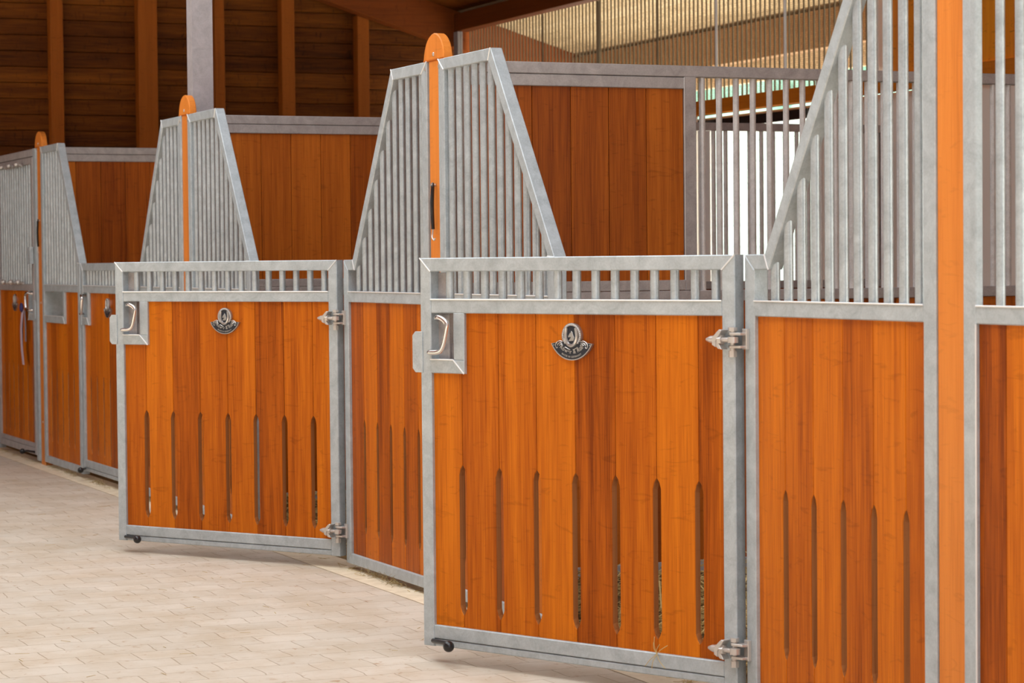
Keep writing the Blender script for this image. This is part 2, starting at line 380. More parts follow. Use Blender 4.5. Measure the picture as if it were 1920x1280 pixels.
# ---- letters
_letters = {}
def letter(ch, size):
    k = (ch, size)
    if k not in _letters:
        cu = bpy.data.curves.new('glyph', 'FONT'); cu.body = ch; cu.size = size; cu.align_x = 'CENTER'; cu.offset = size*.03
        o = bpy.data.objects.new('glyph', cu); C.objects.link(o)
        dg = bpy.context.evaluated_depsgraph_get(); me = bpy.data.meshes.new_from_object(o.evaluated_get(dg))
        vs = [v.co.copy() for v in me.vertices]; fs = [tuple(p.vertices) for p in me.polygons]
        wd = (max(v.x for v in vs)-min(v.x for v in vs)) if vs else size*.3
        _letters[k] = (vs, fs, wd)
        bpy.data.objects.remove(o); bpy.data.curves.remove(cu); bpy.data.meshes.remove(me)
    return _letters[k]
def arc_text(bm, s, size, R, cx, cz, y, h=.0008, gap=.12):
    """lettering that smiles along the lower arc of a circle of radius R"""
    ws = [letter(c, size)[2] if c != ' ' else size*.26 for c in s]
    tot = sum(ws)+gap*size*(len(s)-1); a = -tot/2
    for c, wd in zip(s, ws):
        ang = (a+wd/2)/R; a += wd+gap*size
        if c == ' ': continue
        vs, fs, _ = letter(c, size)
        ca, sa = math.cos(ang), math.sin(ang); px, pz = cx+R*sa, cz-R*ca
        top = [bm.verts.new((px+v.x*ca-v.y*sa, y-h, pz+v.x*sa+v.y*ca)) for v in vs]
        for f in fs:
            try: bm.faces.new([top[i] for i in f])
            except ValueError: pass
def emblem(par, x, z):
    # outline: round head over a fan shape
    W2, HT, HB = .088, .062, -.062
    def outline(g):
        p = []
        r = .042-g; c0 = .020
        for i in range(15):
            a = math.radians(-28+i*(236/14)); p.append((r*math.cos(a), c0+r*math.sin(a)))
        p.append((-W2+g*1.2, -.006-g*.3))
        R = .098-g; cz = .037
        for i in range(1, 16):
            a = math.radians(206+i*(128/16)); p.append((R*math.cos(a), cz+R*math.sin(a)))
        p.append((W2-g*1.2, -.006-g*.3))
        return p
    bm = B(); prism(bm, outline(.0032), .0045, .0141, .0005); e = obj('emblem', bm, EMBD, par, loc=(x, 0, z))
    bm = B(); o1, o2 = outline(0), outline(.0034); n = len(o1); R_ = [[bm.verts.new((p[0], y, p[1])) for p in o] for o, y in ((o1, .0141), (o1, .0030), (o2, .0030), (o2, .0060))]
    for A_, B_ in zip(R_, R_[1:]):
        for i in range(n): bm.faces.new((A_[i], A_[(i+1) % n], B_[(i+1) % n], B_[i]))
    obj('rim', bm, EMBS, e)
    # horseshoe with a horse head inside
    bm = B()
    pts = [(-.021, .046), (-.0235, .030), (-.023, .012), (-.015, -.006), (0, -.013), (.015, -.006), (.023, .012), (.0235, .030), (.021, .046)]
    cv = smoothcurve([(p[0], 0, p[1]) for p in pts], 4)
    for a, b in zip(cv, cv[1:]): rod(bm, (a.x, .003, a.z), (b.x, .003, b.z), .0062, 8)
    ring = [(.036*math.cos(math.radians(t)), 0.020+.036*math.sin(math.radians(t))) for t in range(-40, 221, 10)]
    for i, (px, pz) in enumerate(ring): ball(bm, (px, .0035, pz), .0042, 8, 5)
    obj('horseshoe', bm, EMBS, e, True)
    bm = B()
    head = [(-.012, .002), (.010, .004), (.013, .014), (.009, .022), (.006, .031), (.001, .036), (-.001, .031), (-.006, .028), (-.013, .018), (-.010, .014), (-.004, .017), (-.001, .014), (-.006, .009)]
    prism(bm, head, .001, .0045, .0006); obj('horse_head', bm, EMBS, e)
    bm = B()   # scrolls beside the head
    for s in (-1, 1):
        for q in ([(.040, .000), (.050, .003), (.063, -.002), (.069, -.013), (.064, -.021), (.059, -.017)], [(.040, -.006), (.049, -.004), (.058, -.007), (.060, -.013)], [(.038, -.012), (.046, -.009), (.053, -.012)], [(.006, -.0255), (.014, -.0235), (.022, -.0195), (.028, -.0175)]):
            cv = smoothcurve([(s*a, .0035, b) for a, b in q], 4)
            path(bm, cv, .0016, 6)
    for s in (-1, 1): ball(bm, (s*.077, .0045, -.011), .0022, 8, 6)
    obj('ornament', bm, EMBS, e, True)
    bm = B(); arc_text(bm, 'Röwer & Rüb', .0178, .0755, 0, .037, .0042, gap=.08); arc_text(bm, 'MADE IN GERMANY', .0085, .0890, 0, .037, .0042, gap=.14)
    obj('lettering', bm, EMBS, e)
    return e

def handle_set(par, xf, sgn):
    """lock box with a bent grip; xf = free edge, sgn = direction towards the hinge"""
    X = lambda d: xf+sgn*d
    bm = B()
    def bx(a, b, y0, y1, z0, z1, c=.002): box(bm, min(X(a), X(b)), max(X(a), X(b)), y0, y1, z0, z1, c)
    bx(T-.002, .205, .0, .047, 1.003, 1.050, .003)             # bottom rail
    bx(.155, .205, .0005, .047, 1.049, ZM0+.002, .003)         # inner stile
    bm2 = bm
    obj('lock_box_frame', bm2, GALV, par)
    bm = B()
    for (a, b) in (((.155, 1.050), (.205, 1.003)), ((T, 1.050), (.155, 1.050))):
        bead(par, (X(a[0]), a[1]), (X(b[0]), b[1]))
    bm = B()
    bx(T-.004, .10, .040, .062, 1.04, ZT-.05)                   # lock casing behind, visible above and in the window
    bx(.09, .16, .052, .056, 1.04, 1.105); bx(.118, .16, .045, .051, 1.10, ZM0)
    obj('lock_casing', bm, GALVD, par)
    bm = B()
    z = 1.196
    pts = [(X(.060), .040, z-.006), (X(.080), -.002, z-.004), (X(.102), -.020, z), (X(.124), -.028, z-.002), (X(.148), -.030, z-.014), (X(.154), -.030, z-.032), (X(.141), -.030, z-.085), (X(.129), -.029, z-.110), (X(.110), -.027, z-.119), (X(.070), -.022, z-.121), (X(.050), -.010, z-.121), (X(.047), .002, z-.121)]
    path(bm, smoothcurve(pts, 5), .0095, 10)
    obj('grip', bm, CHROME, par, True)
    bm = B()
    a, b = X(-.036), X(.012); x0, x1 = min(a, b), max(a, b)
    c = .014; left = sgn > 0
    pr = [(x0+(c if left else 0), 1.004), (x1-(0 if left else c), 1.004), (x1, 1.004+(0 if left else c)), (x1, 1.146-(0 if left else c)), (x1-(0 if left else c), 1.146), (x0+(c if left else 0), 1.146), (x0, 1.146-(c if left else 0)), (x0, 1.004+(c if left else 0))]
    q = []
    for p in pr:
        if not q or (abs(p[0]-q[-1][0])+abs(p[1]-q[-1][1])) > 1e-5: q.append(p)
    prism(bm, q, -.004, .003, .001)
    obj('latch_plate', bm, GALV, par)
def foot_bolt(par, xf, sgn):
    X = lambda d: xf+sgn*d
    bm = B(); rod(bm, (X(.045), .0, .074), (X(.150), -.038, .078), .008, 10)
    obj('foot_bolt_rod', bm, BLACK, par)
    bm = B(); ball(bm, (X(.178), -.062, .074), .0195); rod(bm, (X(.147), -.035, .078), (X(.175), -.058, .075), .007, 10)
    obj('foot_bolt_knob', bm, BLACK, par, True)
def eye_hinge(par, z):   # eye bolt clamped to the hinge stile of the door, local hinge at x = 0
    bm = B(); rod(bm, (.006, -.026, 0), (-.058, -.020, 0), .0078, 12)
    bmesh.ops.create_cone(bm, cap_ends=True, segments=16, radius1=.0165, radius2=.0165, depth=.018, matrix=Matrix.Translation((.012, -.026, 0)))
    h = obj('hinge', bm, HINGE, par, True, loc=(0, 0, z))
    bm = B(); rod(bm, (-.030, -.022, 0), (-.044, -.021, 0), .0155, 6); obj('nut', bm, HINGE, h)
    bm = B(); rod(bm, (-.062, -.018, 0), (-.082, -.016, 0), .0135, 14, .011); rod(bm, (-.082, -.016, 0), (-.098, -.015, 0), .011, 14, .005); obj('cap_nut', bm, HINGE, h, True)
    bm = B()
    prism(bm, [(-.044, .026), (-.036, .032), (-.026, .030), (-.052, -.006), (-.052, -.022), (-.064, -.016), (-.064, .006)], -.034, .001, .001)
    prism(bm, [(-.044, -.028), (-.030, -.030), (-.052, .008), (-.062, .0), (-.060, -.012)], -.030, .001, .001)
    obj('clamp_plate', bm, HINGE, h)
    return h
def half_door(wd=DW, hingeside=1, seed=5):
    """stable half door; hinge at local x = 0, runs to x = -wd, front faces -y"""
    r = empty('stall_gate')
    poly = [(-wd, DB), (0, DB), (0, ZT), (-wd, ZT)]
    bm = B()
    tb = T+.003
    inn = [(-wd+tb, .130), (-tb, .130), (-tb, ZT-T), (-wd+tb, ZT-T)]
    prism(bm, [(-wd, DB), (-wd+tb, DB), (-wd+tb, ZT-T), (-wd, ZT)], 0, .05, .003)
    prism(bm, [(-tb, DB), (0, DB), (0, ZT), (-tb, ZT-T)], 0, .05, .003)
    prism(bm, [(-wd+tb, ZT-T), (-tb, ZT-T), (0, ZT), (-wd, ZT)], 0, .05, .003)
    box(bm, -wd+tb, -tb, .001, .049, ZM0, ZM1, .003)
    box(bm, -wd+tb, -tb, .001, .049, .083, .130, .003)
    obj('frame', bm, GALV, r)
    bm = B(); box(bm, -wd+tb, -tb, .003, .047, .057, .0805, .003); obj('bottom_profile', bm, GALV, r)
    bm = B()
    bead(r, (-wd, ZT), (-wd+tb, ZT-T)); bead(r, (0, ZT), (-tb, ZT-T)); bead(r, (-wd+tb, ZM1), (-tb, ZM1))
    for k in range(15):
        x = -.090-.0816*k; bm = B(); rod(bm, (x, .025, ZM1-.004), (x, .025, ZT-T+.004), .0145, 14); obj('baluster', bm, GALVB, r, True)
    sl = [-.155-.1697*k for k in range(7)]
    infill('board_infill', sl, -wd+tb-.008, -tb+.008, .122, ZM0+.008, sl, r, WOOD, cutx=(-wd, -wd+.195, 1.02), seed=seed)
    handle_set(r, -wd, 1); foot_bolt(r, -wd, 1)
    emblem(r, -.668, 1.120)
    eye_hinge(r, 1.137); eye_hinge(r, .172)
    return r
def full_door():   # closed full-height door left of the last post; local x from 0 (hinge side, left) to WF
    r = empty('stall_gate'); WF = 1.29
    x0, x1 = 0, WF
    bm = B()
    poly = [(x0, DB), (x1, DB), (x1, 2.150), (x0, 2.150)]
    qs, inn = band(poly, T)
    for q in qs: prism(bm, q, 0, .05, .003)
    box(bm, x0+T, x1-T, .001, .049, ZM0, ZM1, .003); box(bm, x0+T, x1-T, .001, .049, .104, .135, .003)
    obj('frame', bm, GALVD, r)
    for k in range(14):
        x = x0+.10+.0838*k; bm = B(); rod(bm, (x, .025, ZM1-.004), (x, .025, 2.15-T+.004), .0135, 12); obj('bar', bm, GALVB, r, True)
    sl = [x0+.155+.163*k for k in range(7)]
    infill('board_infill', sl, x0+T-.008, x1-T+.008, .127, ZM0+.008, sl, r, WOOD, cutx=(x1-.195, x1, 1.02), seed=31)
    handle_set(r, x1, -1); foot_bolt(r, x1, -1)
    emblem(r, .60, 1.121)
    for z in (2.10, 1.262):      # slide bolts of the grille
        bm = B(); rod(bm, (.42, -.018, z), (1.02, -.018, z), .007, 8)
        for x in (.45, .72, .98): rod(bm, (x, -.004, z), (x, -.04, z+.006), .010, 8); ball(bm, (x, -.045, z+.008), .019, 10, 7)
        obj('grille_bolt', bm, HINGE, r, True)
    bm = B(); box(bm, x1-.04, x1+.02, -.03, -.002, 1.40, 1.52, .002); obj('grille_catch', bm, GALV, r)
    eye_hinge(r, .3)
    return r

def make_post():
    """rounded wooden post; local origin at its base, centre line, front face"""
    r = empty('stall_post')
    hw = G+.001; w = .060
    zt = 2.318; n = 14
    def prof(hw_, z0, z1, rr):
        pts = [(-hw_, z0), (hw_, z0)]
        for i in range(n+1):
            a = math.pi*i/n; pts.append((hw_*math.cos(a), z1-rr+rr*math.sin(a)))
        return pts
    bm = B(); box(bm, -.064, .064, .006, .060, 0, 2.2085, .003, .5)
    obj('shaft', bm, POSTW, r)
    bm = B(); prism(bm, prof(.113, 2.209, zt, .1095), .002, .042, .004, .5); obj('rounded_head', bm, POSTW, r)
    for z in (2.232, 1.13, .30):
        bm = B(); y = .002 if z > 2 else .006
        ball(bm, (0, y, z), .009, 10, 6, (1, .5, 1)); obj('bolt', bm, HINGE, r, True)
    return r

def make_partition(Yend=4.5):
    """stall partition, runs along +y from the post; local origin at its foot, right face at x = .04"""
    r = empty('stall_partition')
    xa, xb = -.010, .040
    def bx(bm, y0, y1, z0, z1, c=.003, dx=0): prism(bm, [(y0, z0), (y1, z0), (y1, z1), (y0, z1)], xa+dx, xb-dx, c, plane='yz')
    YW = 1.134; bm = B()
    bx(bm, .10, Yend, 2.162, 2.210); bx(bm, .10, YW, 2.111, 2.160, dx=.001)
    bx(bm, .10, YW, 1.256, 1.300, dx=.001); bx(bm, .10, Yend, 1.208, 1.2545)
    bx(bm, .10, .15, .05, 2.165, dx=.002); bx(bm, YW, 1.190, 1.2545, 2.165); bx(bm, Yend-.05, Yend, .05, 2.163, dx=.001)
    bx(bm, .15, Yend-.05, .05, .10)
    obj('frame', bm, GALVD, r)
    bm = B(); rod(bm, (xb+.0005, YW-.001, 1.30), (xb+.0005, YW-.001, 2.16), .002, 6); obj('weld_seam', bm, WELD, r)
    def boards(name, y0, y1, z0, z1, seed):
        rnd = random.Random(seed); bm = B(); y = y0
        ys = [y0]; s = .081
        while s < y1:
            if s > y0: ys.append(s)
            s += .1755
        ys.append(y1)
        for a, b in zip(ys, ys[1:]):
            prism(bm, [(a+.0010, z0), (b-.0010, z0), (b-.0010, z1), (a+.0010, z1)], xa+.012, xb-.012, .0025, rnd.random(), plane='yz')
        obj(name, bm, WOODP, r)
    boards('upper_boards', .14, YW+.005, 1.295, 2.115, 3)
    boards('lower_boards', .14, Yend-.045, .095, 1.212, 4)
    k = 0; y = 1.230
    while y < Yend-.06 and k < 42:
        bm = B(); rod(bm, (.015, y, 1.250), (.015, y, 2.166), .0135, 12); obj('bar', bm, GALVP, r, True); y += .082; k += 1
    return r

# ------------------------------------------------------------------ the ground
bm = B(); prism(bm, [(-30, -9), (9, -9), (9, -.104), (-30, -.104)], -.05, 0, 0, plane='xy')
fl = obj('floor', bm, PAVE); tag(fl, kind='structure')
bm = B(); prism(bm, [(-30, -.101), (9, -.101), (9, .10), (-30, .10)], -.05, .002, 0, plane='xy')
tag(obj('trim_1', bm, CURB), kind='structure')
bm = B(); prism(bm, [(-15.2, .10), (9, .10), (9, 4.75), (-15.2, 4.75)], -.05, -.003, 0, plane='xy')
tag(obj('floor_stall', bm, EARTH), kind='structure')
bm = B(); prism(bm, [(-90, 4.76), (60, 4.76), (60, 90), (-90, 90)], -.10, -.04, 0, plane='xy')
tag(obj('floor_outdoor', bm, GRAVEL), kind='structure')

# ------------------------------------------------------------------ stall fronts
names_post = {0: 'nearest orange wooden post, running out of the top of the picture', 1: 'tall round-topped orange wooden post with a black cord, behind the nearest open door',
              2: 'orange wooden post with rounded top in front of the grey steel column', 3: 'small farthest round-topped wooden post, beside the closed full-height door at the left'}
pp = make_post(); fl_ = front_left(); fr_ = front_right(); pt_ = make_partition()
fl_.location = (0, 0, 0)
lab_l = {0: 'galvanised stall front panel with sloping bars, left of the nearest orange post', 1: 'galvanised stall front panel with sloping bars, left of the post with the black cord',
         2: 'galvanised sloping-barred stall front panel left of the post before the steel column'}
lab_r = {0: 'stall front panel at the right edge of the picture, right of the nearest orange post', 1: 'stall front panel with bars sloping down rightwards, behind the nearest open half door',
         2: 'stall front panel with bars sloping down rightwards, behind the farther open half door', 3: 'galvanised stall front panel with feed hatch beside the farthest post'}
for i in range(4):
    p = pp if i == 0 else copy_tree(pp); p.location = (-i*S+(.012 if i == 1 else 0), 0, 0); tag(p, names_post[i], 'post', 'rounded wooden posts of the stall fronts')
    if i < 3:
        l = fl_ if i == 0 else copy_tree(fl_); l.location = (-i*S, 0, 0); tag(l, lab_l[i], 'stall panel', 'barred stall front panels')
    if i > 0:
        r = fr_ if i == 1 else copy_tree(fr_); r.location = (-i*S, 0, 0); tag(r, lab_r[i], 'stall panel', 'barred stall front panels')
        t = pt_ if i == 1 else copy_tree(pt_); t.location = (-i*S, 0, 0)
        tag(t, {1: 'brown boarded partition with long row of bars behind the post with the black cord',
                2: 'brown boarded stall partition with grey top rail beside the steel column', 3: 'farthest brown boarded stall partition, behind the closed half door'}[i], 'partition', 'stall partitions')
for ch in list(pp.children):
    if ch.name.startswith('bolt') and min(v.co.z for v in ch.data.vertices) < 2: bpy.data.objects.remove(ch)
# panel right of the nearest post: full-height bars, no slots
def front_straight():
    r = empty('stall_front_panel'); x0, x1 = G, G+1.6
    bm = B(); poly = [(x0, ZB), (x1, ZB), (x1, ZF), (x0, ZF)]
    qs, inn = band(poly, T, TS)
    for q in qs: prism(bm, q, 0, .024, .003)
    box(bm, x0+TS, x1-TS, .0005, .0235, ZM0, ZM1, .003); obj('frame', bm, GALV, r)
    bm = B(); bead(r, (x0+TS, ZM1), (x1-TS, ZM1)); bead(r, (x0+TS, ZM0), (x0+TS, ZB+T))
    for k in range(17):
        x = .219+.0865*k; bm = B(); rod(bm, (x, .014, ZM1-.004), (x, .014, ZF-T+.004), .0125, 14); obj('bar', bm, GALVB, r, True)
    infill('board_infill', [.247+.168*k for k in range(9)], x0+TS-.008, x1-TS+.008, ZB+T-.008, ZM0+.008, [], r, WOOD, y0=.010, y1=.023, seed=8)
    return r
tag(front_straight(), lab_r[0], 'stall panel', 'barred stall front panels')

# doors
HX = -G-WL-.020
d2 = half_door(seed=9); d2.location = (HX+.004, -.0265, 0); d2.rotation_euler.z = .4366
tag(d2, 'nearest open half door with boards and seven slots, swung out into the aisle', 'stall door', 'half doors of the stalls')
d1 = copy_tree(d2); d1.location = (HX-S+.004, -.0265, 0); d1.rotation_euler.z = .5792
tag(d1, 'farther open half door, left of the nearest one, swung out into the aisle', 'stall door', 'half doors of the stalls')
d0 = copy_tree(d2); d0.location = (HX-2*S-.020, -.002, 0); d0.rotation_euler.z = 0
tag(d0, 'closed half door in the stall row, mostly hidden behind the farther open door', 'stall door', 'half doors of the stalls')
fd = full_door(); fd.location = (-3*S-1.485, -.002, 0)
tag(fd, 'closed full-height stall door with straight bars and a ribbon, at the left edge', 'stall door')
bm = B(); box(bm, 0, .085, 0, .06, .02, 2.208, .003); box(bm, .088, .112, .006, .05, .02, 2.195, .002)
jb = obj('door_jamb', bm, GALV); jb.location = (-3*S-.182, 0, 0); tag(jb, 'grey galvanised jamb between the closed full-height door and the farthest post', 'door jamb')
bm = B(); box(bm, 0, .05, 0, .05, .02, 2.208, .003)
jb = obj('door_jamb', bm, GALV); jb.location = (-3*S-1.56, 0, 0); tag(jb, 'grey galvanised jamb at the very left edge, hinge side of the full-height door', 'door jamb')
bm = B(); box(bm, -1.39, -.07, .0, .05, 2.156, 2.206, .003)
jb = obj('door_header_rail', bm, GALVD); jb.location = (-3*S-.11, 0, 0); tag(jb, 'grey steel header rail above the closed full-height stall door', 'rail')

# low partition right of the nearest post
r = empty('stall_partition', (0, 0, 0)); tag(r, 'pale partition with light top rail, seen between the bars at the right edge', 'partition')
bm = B(); prism(bm, [(2.0, 1.86), (4.5, 1.86), (4.5, 1.91), (2.0, 1.91)], -.01, .04, .003, plane='yz'); obj('top_rail', bm, GALV, r)
bm = B(); prism(bm, [(2.0, .05), (4.5, .05), (4.5, 1.86), (2.0, 1.86)], .0, .03, .0, plane='yz'); obj('panel', bm, BEIGE, r)
bm = B(); prism(bm, [(2.0, 1.0), (4.5, 1.0), (4.5, 1.24), (2.0, 1.24)], .0305, .05, .0, plane='yz'); obj('lower_boards', bm, WOODP, r)

# steel column behind the second post from the left
bm2 = B(); prism(bm2, [(-.055, 0), (.055, 0), (.055, .12), (-.055, .12)], -.04, 4.93, .002, plane='xy')
sc_ = obj('steel_column', bm2, galv('column_steel', (.40, .38, .40), (.56, .53, .56))); sc_.location = (-7.945, .15, 0); tag(sc_, 'tall grey galvanised steel column rising behind the wooden post to the roof', 'column')

# ------------------------------------------------------------------ building
GX = -15.2
def roofz(y): return 5.056-.306*y
rnd = random.Random(4)
wl = None
bm = B(); z = -.02; k = 0
while z < 5.6:
    h = .135
    prism(bm, [(-7.5, z), (5.83, z), (5.83, z+h-.004), (-7.5, z+h-.004)], GX-.05, GX-.0005-.006*(k % 2), .004, rnd.random(), plane='yz'); z += h; k += 1
prism(bm, [(-7.5, -.02), (5.83, -.02), (5.83, 5.6), (-7.5, 5.6)], GX-.08, GX-.045, 0, 0.2, plane='yz')
tag(obj('wall_left', bm, GABLE), kind='structure')
studs = [(.985, .11, 'narrow'), (1.776, .17, 'wide'), (2.418, .09, 'narrow'), (3.045, .12, 'medium'), (3.748, .11, 'narrow'), (.30, .11, 'narrow')]
slabs = {0: 'first narrow timber stud from the left on the dark boarded wall', 1: 'wide timber stud on the dark boarded wall, left of the steel column', 2: 'timber stud on the dark boarded wall just right of the steel column',
         3: 'timber stud on the dark boarded wall, second to the right of the steel column', 4: 'rightmost timber stud on the dark boarded wall, ending under the sloping rafter', 5: 'timber stud hidden low at the left edge of the dark wall'}
for i, (y, wd, _) in enumerate(studs[:5]):
    bm = B(); prism(bm, [(y-wd/2, 0), (y+wd/2, 0), (y+wd/2, roofz(y)-.33-.306*wd/2), (y-wd/2, roofz(y)-.33+.306*wd/2)], GX+.001, GX+.12, .004, .5, plane='yz')
    tag(obj('wall_stud', bm, BEAM), slabs[i], 'stud', 'timber studs of the dark wall')
bm = B(); prism(bm, [(-3.2, roofz(-3.2)-.33), (5.82, roofz(5.82)-.33), (5.82, roofz(5.82)), (-3.2, roofz(-3.2))], GX+.121, GX+.27, .004, .5, plane='yz')
tag(obj('roof_rafter', bm, BEAMY), 'brown sloping timber rafter across the dark boarded wall under the roof', 'rafter')
bm = B(); box(bm, GX+.28, 6, 4.56, 4.68, 3.46, roofz(4.68)-.005, .004, .5)
tag(obj('eaves_beam', bm, wood('dark_beam', (.09, .02, .003), (.14, .032, .004), (.18, .045, .006), axis=0, tone_amt=.1, rough=.6, fig=.15, spec=.2)), 'dark brown timber beam under the roof edge, above the windbreak mesh', 'beam')
bm = B(); box(bm, GX+.28, 6, 5.74, 5.86, 2.97, roofz(5.86)-.004, .004, .5)
tag(obj('overhang_beam', bm, BEAMT), 'outer brown timber beam carrying the roof overhang beyond the mesh', 'beam')
bm = B(); box(bm, GX+.28, 6, 6.02, 6.06, 2.83, 3.02, .004, .5)
tag(obj('overhang_board', bm, CREAM), 'pale fascia board at the outer roof edge beyond the mesh', 'board')
# roof with boarded underside
bm = B(); y = .2; rnd = random.Random(12)
while y < 4.6:
    y2 = min(y+.14, 4.6); prism(bm, [(y+.002, roofz(y)), (y2-.002, roofz(y2)), (y2-.002, roofz(y2)+.03), (y+.002, roofz(y)+.03)], GX-.3, 6.5, 0, rnd.random(), plane='yz'); y += .14
tag(obj('ceiling', bm, GABLE), kind='structure')
bm = B(); y = 4.6
while y < 6.1:
    y2 = min(y+.14, 6.1); prism(bm, [(y+.002, roofz(y)), (y2-.002, roofz(y2)), (y2-.002, roofz(y2)+.03), (y+.002, roofz(y)+.03)], GX-.3, 6.5, 0, rnd.random(), plane='yz'); y += .14
tag(obj('ceiling_overhang', bm, wood('roof_boards', (.40, .30, .18), (.62, .48, .30), (.74, .60, .40), axis=0, tone_amt=.25, rough=.7, fig=.4, across=10, spec=.1)), kind='structure')
bm = B(); prism(bm, [(.2, roofz(.2)+.031), (6.1, roofz(6.1)+.031), (6.1, roofz(6.1)+.06), (.2, roofz(.2)+.06)], GX-.3, 6.5, 0, plane='yz')
tag(obj('roof_covering', bm, plain('roof_tin', (.2, .2, .2))), kind='structure')
bm = B(); prism(bm, [(-8.4, roofz(-1)+.25), (.4, roofz(.4)+.065), (.4, roofz(.4)+.105), (-8.4, roofz(-1)+.29)], GX-.3, -9.2, 0, .5, plane='yz')  # unseen roof piece, added to darken the far end of the aisle
tag(obj('blocker_roof_aisle', bm, GABLE), kind='structure')
bm = B(); prism(bm, [(-9.5, 3.6), (-4.0, 5.0), (-4.0, 5.06), (-9.5, 3.66)], -9.19, 14, 0, .5, plane='yz')  # unseen roof added behind the camera to keep sun and sky off the aisle
tag(obj('blocker_roof_opposite', bm, GABLE), kind='structure')
bm = B(); rnd = random.Random(9); x = -15  # unseen wall, added to cut low sky light; its grey sets the bounce
while x < 14: box(bm, x, x+.168, -8.3, -8.2, 0, 2.7, .002, rnd.random()); x += .17
tag(obj('blocker_wall_opposite', bm, plain('blocker_wall_grey', (.30, .31, .32), .9)), kind='structure')
# windbreak mesh with ribs and wires
NX1 = -7.9
r = empty('windbreak_mesh', (0, 0, 0)); tag(r, 'brown windbreak mesh with fine vertical ribs between eaves beam and orange rail', 'windbreak mesh')
bm = B(); v = [bm.verts.new(p) for p in ((GX+.3, 4.70, 2.54), (NX1, 4.70, 2.54), (NX1, 4.70, 3.50), (GX+.3, 4.70, 3.50))]; bm.faces.new(v); obj('netting', bm, NET, r)
RIB = plain('rib_tape', (.16, .12, .07), .7)
x = GX+.33; bm = B()
while x < NX1: box(bm, x, x+.010, 4.688, 4.698, 2.54, 3.50, 0); x += .0672
o = obj('ribs', bm, RIB, r); o['kind'] = 'stuff'
for x in (-13.2, -12.1, -11.05, -10.1, -9.1):
    bm = B(); rod(bm, (x, 4.67, 2.55), (x, 4.67, 3.455), .011, 8); obj('wire_post', bm, RIB if x < -11 else HINGE, r, True)
bm = B(); box(bm, GX+.28, 2.5, 4.60, 4.68, 2.435, 2.538, .004, .5)
tag(obj('window_rail', bm, BEAMX), 'orange timber rail below the windbreak mesh on the outer wall', 'beam')
bm = B(); box(bm, -11.5, -8.75, 4.70, 4.74, 2.36, 2.42, .003, .5); tag(obj('door_track', bm, CREAM), 'pale sliding track board under the orange rail over the bright opening', 'board')
bm = B(); box(bm, -11.5, -8.8, 4.66, 4.69, 2.33, 2.40, .003); tag(obj('roller_track', bm, BLACK), 'black roller track under the pale board', 'track')
# outer wall
bm = B(); box(bm, -8.72, 2.5, 4.70, 4.80, -.02, 2.434, .002); tag(obj('wall_right', bm, BEIGE), kind='structure')
bm = B(); box(bm, GX+.30, -10.62, 4.70, 4.80, -.02, 2.32, .002); tag(obj('wall_right_far', bm, BEIGE), kind='structure')
bm = B(); box(bm, -7.88, -7.82, 4.62, 4.68, 2.545, 3.455, .003); box(bm, -7.88, -7.82, 4.685, 4.8, 2.545, roofz(4.8)-.02, .003); tag(obj('wall_pillar', bm, BEIGE), 'pale pillar right of the windbreak mesh, seen between the bars', 'pillar')
bm = B(); rnd = random.Random(2); x = -7.80
while x < 2.5: box(bm, x+.002, x+.168, 4.69, 4.72, 2.55, 3.5, .002, rnd.random()); x += .17
tag(obj('upper_cladding', bm, wood('orange_cladding', (.6, .18, .01), (.8, .27, .012), (.9, .36, .015), tone_amt=.3)), 'orange upright board cladding above the pale wall, seen between the bars', 'cladding')  # base colours raised to stand in for outside light on the boards
bm = B(); box(bm, -10.45, -10.34, 4.56, 4.64, 0, 2.43, .003); tag(obj('opening_post', bm, BEIGE), 'pale post with two bolts beside the bright opening', 'post')
bm = B(); box(bm, -10.31, -10.12, 4.62, 4.66, 0.4, 2.34, .003); tag(obj('white_upright', bm, WHITE), 'white upright board beside the pale post at the bright opening', 'upright')
bm = B(); box(bm, -14.91, -14.81, 4.575, 4.598, 0, 3.455, .003); box(bm, -14.91, -14.81, 4.55, 4.574, 0, 3.455, .003)
tag(obj('eaves_column', bm, GALVD), 'short visible grey column under the corner of the beams', 'column')
# outdoors
rnd = random.Random(6)
bm = B(); z = -.05
while z < 4.0: box(bm, -70, -8, 20-.03*(int(z*2) % 2), 20.3, z, z+.42, .01); z += .425
tag(obj('white_shed', bm, plain('white_boards', (.56, .68, .62), .7)), 'overexposed white boarded shed outside the bright opening', 'shed')
bm = B()
for i in range(700):
    x = rnd.uniform(-75, 15); ball(bm, (x, rnd.uniform(30, 34), rnd.uniform(0, 7.0)), rnd.uniform(1., 2.0), 8, 6)
o = obj('hedge', bm, HEDGE, smooth=True); tag(o, 'tall pale green hedge beyond the white shed, seen through the mesh', 'hedge', kind='stuff')

# ------------------------------------------------------------------ small things
def strap(loc, lab, s=1):
    r = empty('cord_hook', loc); tag(r, lab, 'cord', 'black cords with snap hook on the posts')
    bm = B(); path(bm, smoothcurve([(-.006, -.006, .155), (.004, -.010, .14), (.008, -.014, .08), (.004, -.012, .02), (.004, -.010, -.03)], 5), .0075, 8)
    obj('cord', bm, BLACK, r, True)
    bm = B(); path(bm, smoothcurve([(.004, -.010, -.03), (.002, -.012, -.05), (.012, -.016, -.065), (.03, -.016, -.075), (.036, -.014, -.066)], 5), .0035, 7)
    rod(bm, (0, .004, .15), (0, -.016, .15), .006, 8)
    obj('snap_hook', bm, HINGE, r, True)
strap((-S+.014, -.000, 1.55), 'black cord with a small hook hanging on the post behind the nearest open door')
strap((-3*S, -.000, 1.55), 'black cord with a small hook hanging on the farthest post')
